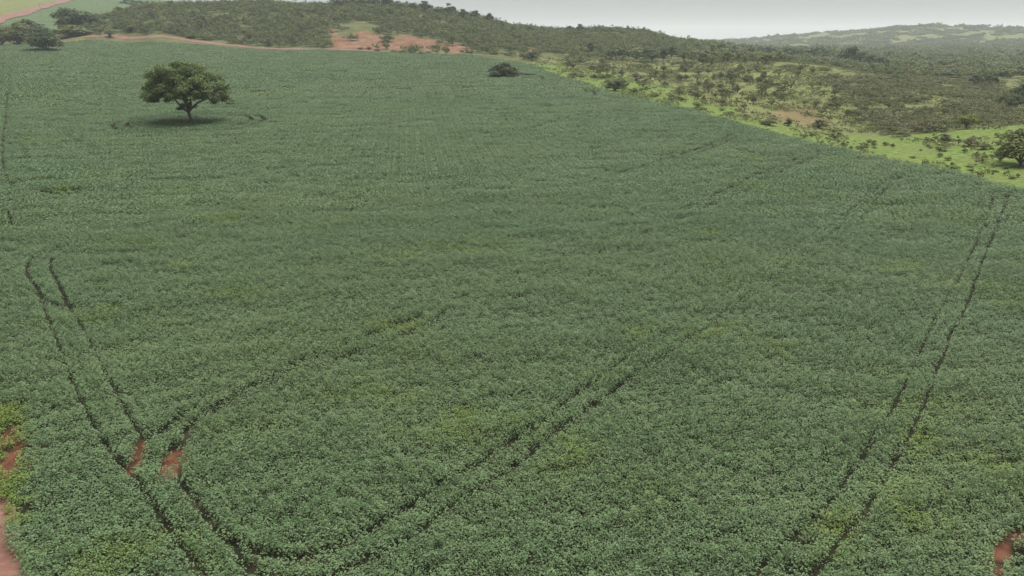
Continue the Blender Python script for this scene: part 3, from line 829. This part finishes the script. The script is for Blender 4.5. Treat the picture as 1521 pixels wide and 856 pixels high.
UNIQUE = [
    ("field_bush", "dense_dark_bush", 749, 115, 27, 48, "big round dark bush at the far corner of the crop", "bush"),
    ("tree", "dense_dark_bush", 66, 76, 34, 46, "dark dense tree beside the bright grass at the crop's far left corner", "tree"),
    ("tree", "dense_dark_bush", 50, 66, 36, 56, "broad dark tree behind the dense one at the upper left", "tree"),
    ("tree", "dense_olive_bush", 28, 68, 32, 46, "greyish tree left of the dense dark tree by the bright grass", "tree"),
    ("tree", "dense_olive_bush", 4, 68, 28, 36, "thin brownish tree at the left border above the bright grass", "tree"),
    ("tree", "dense_dark_bush", 114, 44, 32, 56, "broad dark tree at the left foot of the scrub hill", "tree"),
    ("bush", "olive_bush", 108, 54, 18, 48, "olive bush below the broad dark tree at the hill's left foot", "bush"),
    ("tree", "dark_umbrella", 200, 15, 13, 36, "dark flat tree on the crest at the left end of the scrub hill", "tree"),
    ("tree", "pale_loose", 301, 45, 26, 24, "pale tree with a whitish trunk on the scrub hillside", "tree"),
    ("bush", "yellow_round", 474, 62, 9, 12, "small yellow-green bush at the right foot of the scrub hill", "bush"),
    ("tree", "dense_olive_bush", 1512, 245, 52, 62, "large leafy tree on bright pasture at the right border", "tree"),
    ("tree", "yellow_round", 1436, 192, 22, 26, "yellow-green tree in the brown scrub of the knoll", "tree"),
    ("bush", "dense_dark_bush", 913, 135, 19, 26, "dark round bush at the pasture edge along the crop", "bush"),
    ("bush", "olive_loose", 926, 132, 16, 20, "thin bush joined to the dark round bush beside the crop edge", "bush"),
    ("tree", "grey_loose", 955, 131, 20, 22, "grey thin-crowned tree just behind the crop edge bushes", "tree"),
    ("bush", "dark_bush", 1216, 190, 13, 22, "compact dark bush by bare reddish soil at the knoll's foot", "bush"),
    ("bush", "dark_bush", 1171, 187, 11, 14, "small dark bush beside the compact one at the knoll's foot", "bush"),
    ("bush", "olive_bush", 1141, 186, 13, 26, "wide olive bush at the top of the bright pasture strip", "bush"),
    ("tree", "olive_loose", 1240, 208, 18, 30, "open olive bush on the bright pasture below the knoll", "tree"),
    ("bush", "olive_bush", 1281, 222, 9, 18, "low bush on bright pasture near the crop edge", "bush"),
    ("bush", "olive_bush", 1340, 203, 12, 22, "dark olive bush where the knoll scrub meets bright pasture", "bush"),
    ("bush", "grey_bush", 1403, 215, 18, 22, "greyish bush in the middle of the bright pasture", "bush"),
    ("tree", "olive_loose", 1423, 216, 15, 9, "slim upright sapling beside the greyish pasture bush", "tree"),
    ("bush", "grey_bush", 1440, 217, 14, 24, "wide greyish bush right of the slim sapling", "bush"),
    ("bush", "olive_bush", 1461, 222, 10, 18, "small olive bush left of the large leafy tree", "bush"),
    ("bush", "grey_bush", 852, 116, 10, 16, "pale grey bush on the pasture margin near the crop's far corner", "bush"),
    ("bush", "dark_bush", 895, 103, 10, 18, "dark bush alone on pale grass right of the crop's corner", "bush"),
    ("tree", "yellow_round", 863, 80, 12, 20, "yellow-green tree at the foot of the second hill", "tree"),
    ("tree", "dark_round", 877, 80, 18, 20, "dark tree beside the yellow-green one below the second hill", "tree"),
    ("bush", "dark_bush", 789, 90, 14, 22, "dark bush below the small bare soil patch", "bush"),
    ("bush", "fresh_bush", 575, 62, 12, 24, "bright green bush on the bare red slope", "bush"),
    ("tree", "dark_umbrella", 505, 12, 14, 30, "dark tree on the crest at the gap between the two hills", "tree"),
    ("tree", "dark_umbrella", 495, 18, 10, 12, "small dark tree in the gap between the two hills", "tree"),
    ("tree", "olive_round", 672, 68, 16, 14, "small light tree at the right end of the bare red slope", "tree"),
    ("tree", "dark_round", 1085, 122, 14, 20, "leaning dark tree alone on the open pasture slope", "tree"),
    ("tree", "grey_loose", 1052, 142, 24, 16, "tall grey leafless-looking tree on the pasture slope", "tree"),
]
for u in UNIQUE: plant(*u)

def row(name, kind, spots, label, cat, group):
    for px, py, h, w in spots: plant(name, kind, px, py, h, w, label, cat, group)
row("tree", "dark_round", [(905, 90, 17, 24), (925, 91, 20, 24), (946, 92, 17, 24), (968, 93, 20, 26), (985, 92, 22, 18), (997, 88, 20, 18), (960, 88, 18, 20)],
    "dark tree in the row along the foot of the second hill", "tree", "dark trees at the hill foot")
row("tree", "olive_round", [(1015, 92, 17, 22), (1030, 94, 14, 18), (1045, 95, 17, 22), (1062, 93, 16, 20), (1080, 94, 17, 24), (1098, 93, 16, 22), (1118, 92, 14, 20), (1138, 95, 16, 24), (1056, 99, 16, 18)],
    "olive tree in the row between the pasture slope and the valley", "tree", "olive trees at the valley rim")
row("tree", "dark_umbrella", [(1125, 86, 14, 26), (1143, 87, 16, 24), (1172, 90, 18, 26), (1186, 90, 15, 20), (1212, 92, 20, 34), (1228, 94, 14, 20)],
    "dark flat-topped tree in the line behind the knoll's crest", "tree", "tree line behind the knoll")
row("tree", "dark_round", [(1252, 97, 22, 20), (1262, 100, 30, 30), (1276, 103, 26, 26), (1290, 104, 22, 26), (1304, 105, 20, 24), (1316, 106, 16, 20)],
    "dark tree in the tall clump behind the knoll", "tree", "tall dark clump behind the knoll")
row("tree", "dark_round", [(1392, 107, 16, 22), (1350, 104, 11, 20), (1410, 92, 10, 22), (1330, 122, 10, 18), (1345, 124, 9, 16), (1505, 165, 22, 24), (1515, 150, 24, 26), (1490, 160, 16, 22), (1448, 130, 18, 20), (1470, 128, 16, 20)],
    "dark tree rising out of the brown scrub in the valley", "tree", "dark valley trees")
row("bush", "olive_bush", [(535, 74, 5, 12), (548, 74, 6, 12), (585, 79, 6, 12), (598, 80, 7, 14), (612, 81, 8, 14), (625, 82, 7, 14), (636, 81, 6, 12), (560, 76, 4, 12)],
    "low green bush in the strip between bare slope and crop", "bush", "bushes below the bare slope")

row("tree", "dark_round", [(520, 10, 15, 18), (537, 10, 13, 20), (556, 11, 15, 20), (575, 12, 19, 20), (594, 14, 12, 18), (612, 17, 13, 18), (632, 20, 19, 20), (651, 22, 12, 16), (668, 25, 20, 20), (688, 29, 16, 18), (706, 32, 17, 16), (727, 36, 17, 16), (744, 42, 11, 16), (787, 50, 12, 14), (846, 50, 12, 14), (862, 50, 15, 14)],
    "dark tree in the dense belt along the second hill's crest", "tree", "trees on the second crest")
_k = 0
while _k < 46:
    _px, _py = rng.uniform(130, 800), rng.uniform(8, 74)
    _g = ground(_px, _py)
    if _g is None or _g[2] > 740 or _g[2] < 470 or (480 < _px < 720 and _py > 36) or inside(FIELD, np.array([_g[0]]), np.array([_g[1] - 14]))[0]: continue
    _k += 1
    plant("tree", ["olive_round", "dark_round", "olive_bush"][_k % 3], _px, _py, rng.uniform(7, 13), rng.uniform(9, 18), "small tree in the scrub of the hills behind the crop", "tree", "trees in the hillside scrub")
# shrubs dotted over the open pasture: countable, alike
def pasture_shrubs():
    spec = [
        (48, [(1180, 196), (1300, 212), (1400, 206), (1515, 200), (1515, 270), (1420, 252), (1300, 230), (1180, 204)], "olive_bush", (3, 8), (5, 12), "small low bush on the bright green pasture strip", "bushes on the bright pasture"),
        (62, [(830, 98), (960, 100), (1130, 105), (1180, 150), (1120, 168), (1000, 142), (900, 112)], "grey_bush", (6, 14), (7, 16), "greyish bush on the open pasture slope right of the crop", "grey bushes on the pasture slope"),
        (60, [(830, 98), (960, 98), (1130, 100), (1200, 125), (1140, 168), (1000, 145), (900, 118)], "olive_loose", (7, 16), (7, 15), "small open tree on the pasture slope right of the crop", "small trees on the pasture slope"),
        (30, [(840, 110), (900, 126), (1000, 158), (1130, 184), (1130, 176), (1000, 146), (900, 114)], "olive_bush", (4, 9), (8, 18), "low bush in the grass margin along the crop edge", "bushes along the crop edge"),
        (34, [(1120, 130), (1160, 105), (1230, 112), (1330, 150), (1500, 175), (1480, 190), (1300, 198), (1200, 165)], "olive_round", (7, 13), (9, 16), "small olive tree standing in the brown scrub of the knoll", "trees in the knoll scrub"),
    ]
    for n, poly, kind, hr, wr, label, group in spec:
        xs, ys = [q[0] for q in poly], [q[1] for q in poly]
        k = 0
        while k < n:
            px, py = rng.uniform(min(xs), max(xs)), rng.uniform(min(ys), max(ys))
            if not inside(poly, np.array([px]), np.array([py]))[0]: continue
            k += 1
            g = ground(px, py)
            if g is None or inside(FIELD, np.array([g[0] - 2]), np.array([g[1]]))[0]: continue
            plant("tree" if ("loose" in kind or "round" in kind) else "bush", kind, px, py, rng.uniform(*hr), rng.uniform(*wr), label, "tree" if ("loose" in kind or "round" in kind) else "bush", group)
pasture_shrubs()

# each of the alike ones is named by its place in its row
_groups = {}
for ob in COL.objects:
    if ob.parent is None and ob.get("group"): _groups.setdefault(ob["group"], []).append(ob)
for members in _groups.values():
    members.sort(key=lambda q: float(project(q.location.x, q.location.y, q.location.z)[0]))
    for i_, ob in enumerate(members):
        n_ = i_ + 1
        suf = "th" if 10 < n_ % 100 < 14 else {1: "st", 2: "nd", 3: "rd"}.get(n_ % 10, "th")
        ob["label"] = ob["label"] + ", %d%s from the left" % (n_, suf)

# ------------------------------------------------------------------ uncountable scrub and woods
def scrub_patch(name, S, count, hr, wr, mats, leaves, leaf):
    """a patch of several shrubs standing close, with bare stems"""
    P, Nn, Sz, T, MI = [], [], [], [], []
    for k in range(count):
        cx, cy = rng.uniform(-S / 2, S / 2, 2)
        h = rng.uniform(*hr); w = rng.uniform(*wr)
        if rng.random() < 0.12: h *= 1.5
        nb = 5
        mi = rng.integers(len(mats)); tb = rng.normal(0, 0.15)
        B = np.stack([cx + rng.normal(0, w * 0.28, nb), cy + rng.normal(0, w * 0.28, nb), h * rng.uniform(0.4, 0.8, nb)], 1)
        idx = rng.integers(0, nb, leaves)
        d = rng.normal(size=(leaves, 3)); d /= np.linalg.norm(d, axis=1, keepdims=True)
        d[:, 2] = np.where(d[:, 2] < -0.4, -d[:, 2], d[:, 2])
        P.append(B[idx] + d * rng.uniform(0.5, 1.05, leaves)[:, None] * np.array([w * 0.3, w * 0.3, h * 0.26]))
        Nn.append(d + rng.normal(size=(leaves, 3)) * 0.5 + [0, 0, 0.4])
        Sz.append(leaf * rng.uniform(0.6, 1.4, leaves)); T.append(0.45 + tb + rng.normal(0, 0.2, leaves)); MI.append(np.full(leaves, mi))
    me = leaves_mesh(name, np.concatenate(P), np.concatenate(Nn), np.concatenate(Sz), np.concatenate(T), mats[0], 0.8, 0.1)
    for m in mats[1:]: me.materials.append(m)
    me.polygons.foreach_set("material_index", np.concatenate(MI).astype(np.int32))
    return bpy.data.objects.new(name, me)

def spread(name, label, cat, srcs, S, test, bounds, jitter=0.4, scale=(0.85, 1.2)):
    x0, x1, y0, y1 = bounds
    gx, gy = np.meshgrid(np.arange(x0, x1, S), np.arange(y0, y1, S))
    x = (gx + rng.uniform(-jitter, jitter, gx.shape) * S).ravel(); y = (gy + rng.uniform(-jitter, jitter, gx.shape) * S).ravel()
    a = np.degrees(np.arctan2(x, y)); m = (np.abs(a) < 41) & ~inside(FIELD, x, y)
    x, y = x[m], y[m]
    z = zterrain(x, y)
    px, py = project(x, y, z)
    dens = test(x, y, z, px, py, np.hypot(x, y))
    m = rng.random(len(x)) < dens
    x, y, z = x[m], y[m], z[m]
    n = len(x)
    e = 2.0
    sx, sy = (zterrain(x + e, y) - z) / e, (zterrain(x, y + e) - z) / e
    ang = rng.uniform(0, 6.28, n)
    c_, s_ = np.cos(ang), np.sin(ang)
    rot = np.stack([np.arctan(-sx * s_ + sy * c_), -np.arctan(sx * c_ + sy * s_), ang], 1)
    k = rng.uniform(*scale, n)
    ob = scatter(name, np.stack([x, y, z], 1), rot, np.stack([k, k, k * rng.uniform(0.8, 1.2, n)], 1), rng.integers(0, len(srcs), n), srcs)
    ob["label"] = label; ob["category"] = cat
    return ob

def bare(x, y, z): 
    Z = zones(x, y, z)
    return Z["bare_soil"], Z["pasture"], Z["rough_pasture"]

ROADC = np.array([(-268, 436), (-240, 458), (-205, 460), (-177, 453), (-140, 443), (-103, 433), (-75, 423), (-45, 415), (-15, 407)])
def hill_test(x, y, z, px, py, r):
    b, p_, o_ = bare(x, y, z)
    ry = np.interp(x, ROADC[:, 0], ROADC[:, 1])
    n_ = fbm(x / 22, y / 22, 97)
    d = np.where((px > 96) & (px < 1062) & (r > 430) & (r < 760) & (y > ry + 9) & ~((px < 150) & (py < 34)) & ~((px < 128) & (py > 60)), 0.96, 0.0)
    d = np.where((px > 495) & (px < 700) & (py > 76), 0.1, d)
    d = np.where((px > 700) & (py > 78), 0.35, d)
    d = np.where((px >= 225) & (px < 480) & (r > 690), 0.0, d)
    d *= np.where((px > 488) & (px < 560) & (py > 34) & (py < 56), 0.25, 1.0)
    return d * (0.35 + 0.6 * sstep(0.32, 0.55, n_)) * (1 - b) * (1 - 0.8 * p_) * (1 - 0.6 * o_)
hill_src = [scrub_patch("scrub_source", 7, 13, (1.7, 3.4), (1.8, 3.4), [M_OLIVE, M_GREY, M_OLIVE, M_DARK], 80, 0.42) for _ in range(8)]
spread("hillside_scrub", "dense olive-grey scrub covering the two hills behind the crop", "scrub", hill_src, 6.0, hill_test, (-420, 260, 380, 780))

def knoll_test(x, y, z, px, py, r):
    b, p_, o_ = bare(x, y, z)
    poly = [(1150, 112), (1160, 104), (1182, 99), (1232, 112), (1262, 116), (1320, 118), (1420, 125), (1560, 130), (1700, 140), (1700, 195), (1521, 192), (1400, 197), (1310, 204), (1265, 178), (1240, 150), (1225, 124), (1180, 116)]
    jx = (fbm(x / 16, y / 16, 15) - 0.5) * 70; jy = (fbm(x / 16, y / 16, 17) - 0.5) * 26
    n_ = fbm(x / 12, y / 12, 19)
    d = np.where(inside(poly, px + jx, py + jy) & (r > 175) & (r < 520), 0.18 + 0.6 * sstep(0.32, 0.58, n_), 0.0)
    return d * (1 - b) * (1 - 0.9 * p_) * np.where(o_ > 0.5, 0.2, 1.0)
knoll_src = [scrub_patch("scrub_source", 5, 11, (0.9, 2.0), (1.3, 2.5), [M_GREY, M_GREY, M_OLIVE, M_GREY, M_DARK], 70, 0.28) for _ in range(8)]
spread("knoll_scrub", "brownish grey scrub covering the low knoll at the right", "scrub", knoll_src, 4.2, knoll_test, (60, 420, 120, 500))

def weed_test(x, y, z, px, py, r):
    b, p_, o_ = bare(x, y, z)
    n_ = fbm(x / 9, y / 9, 91)
    E_ = np.array(FIELD[4:16])                         # rank growth along the crop margin
    gap = np.min([np.hypot(x - a[0] - t * (b[0] - a[0]), y - a[1] - t * (b[1] - a[1])) for a, b in zip(E_[:-1], E_[1:]) for t in np.linspace(0, 1, 14)], axis=0)
    margin = sstep(3.5, 1.2, gap)
    return np.where((px > 780) & (r < 460), np.clip((np.where(px > 1120, 0.2, 0.6) * p_ + o_ * 0.95) * sstep(0.28, 0.6, n_) + 0.3 * margin, 0, 1), 0.0)
weed_src = [scrub_patch("weed_source", 3, 7, (0.35, 0.9), (0.5, 1.2), [M_WEED, M_GREY, M_WEED], 22, 0.24) for _ in range(6)]
spread("pasture_weeds", "low weeds and tussocks dotted through the pasture", "weeds", weed_src, 3.2, weed_test, (0, 330, 80, 470))

def wood_test(x, y, z, px, py, r):
    n_ = fbm(x / 70, y / 70, 95)
    d = np.where((px > 1030) & (r > np.where(px > 1310, 405, 440)) & (r < 1300), 0.2 + 0.7 * sstep(0.28, 0.55, n_), 0.0)
    d = np.where((px > 1000) & (r >= 1300) & (r < 3200), np.where(r < 1750, 0.5, 0.12) + 0.5 * sstep(0.45, 0.62, n_), d)
    d = np.where((px < 60) & (r > 455) & (r < 540), 0.5, d)
    b, p_, o_ = bare(x, y, z)
    return d * (1 - 0.9 * p_)
wood_src = [scrub_patch("wood_source", 26, 22, (2.6, 5.5), (4, 8), [M_FARWOOD, M_FARWOOD, M_OLIVE, M_GREY], 150, 0.95) for _ in range(8)]
spread("valley_woodland", "hazy woodland filling the valley and the distant hills", "woodland", wood_src, 21, wood_test, (-420, 2400, 400, 3000), 0.45)

# ------------------------------------------------------------------ poles by the far road
def pole(px, py, hpx, label):
    g = ground(px, py, 0, 560)
    x, y, r = g
    z = float(zterrain(x, y)[0]); h = hpx * r / FPX
    root = link("utility_pole", None, label=label, category="pole")
    root.location = (x, y, z)
    t = Tubes(); t.add([(0, 0, -0.5), (0, 0, h * 0.5), (0, 0, h)], [0.22, 0.18, 0.14], 8)
    link("post", t.mesh("post", M_PALEBARK), root)
    c = Tubes(); c.add([(-1.2, 0, h * 0.93), (0, 0.02, h * 0.935), (1.2, 0, h * 0.93)], [0.09, 0.09, 0.09], 6)
    link("crossarm", c.mesh("crossarm", M_PALEBARK), root)
pole(62, 24, 15, "thin utility pole standing in the far field right of the climbing road")
pole(145, 8, 11, "thin utility pole farther up the far field near the skyline")

# ------------------------------------------------------------------ haze over the whole place
hz_x, hz_y0, hz_y1, hz_z0, hz_z1 = 10000, -10000, 10000, float(-60), 175.0
zs = np.empty(len(terrain.data.vertices) * 3, np.float32); terrain.data.vertices.foreach_get("co", zs); zs = zs[2::3]
hz_z0 = float(zs.min()) - 15; hz_z1 = max(120.0, float(zs.max()) + 25)
V = [(sx * hz_x, yy, zz) for zz in (hz_z0, hz_z1) for sx, yy in ((-1, hz_y0), (1, hz_y0), (1, hz_y1), (-1, hz_y1))]
F = [(3, 2, 1, 0), (4, 5, 6, 7), (0, 1, 5, 4), (1, 2, 6, 5), (2, 3, 7, 6), (3, 0, 4, 7)]
M_HAZE, nt = new_mat("haze")
pv = N(nt, "ShaderNodeVolumePrincipled")
pv.inputs["Color"].default_value = (0.90, 0.95, 1.0, 1)
pv.inputs["Density"].default_value = 0.00015
pv.inputs["Anisotropy"].default_value = 0.0
o = N(nt, "ShaderNodeOutputMaterial"); nt.links.new(pv.outputs[0], o.inputs["Volume"])
link("haze", np_mesh("haze", V, F, M_HAZE), kind="stuff", label="pale haze filling the air over the valley", category="haze")
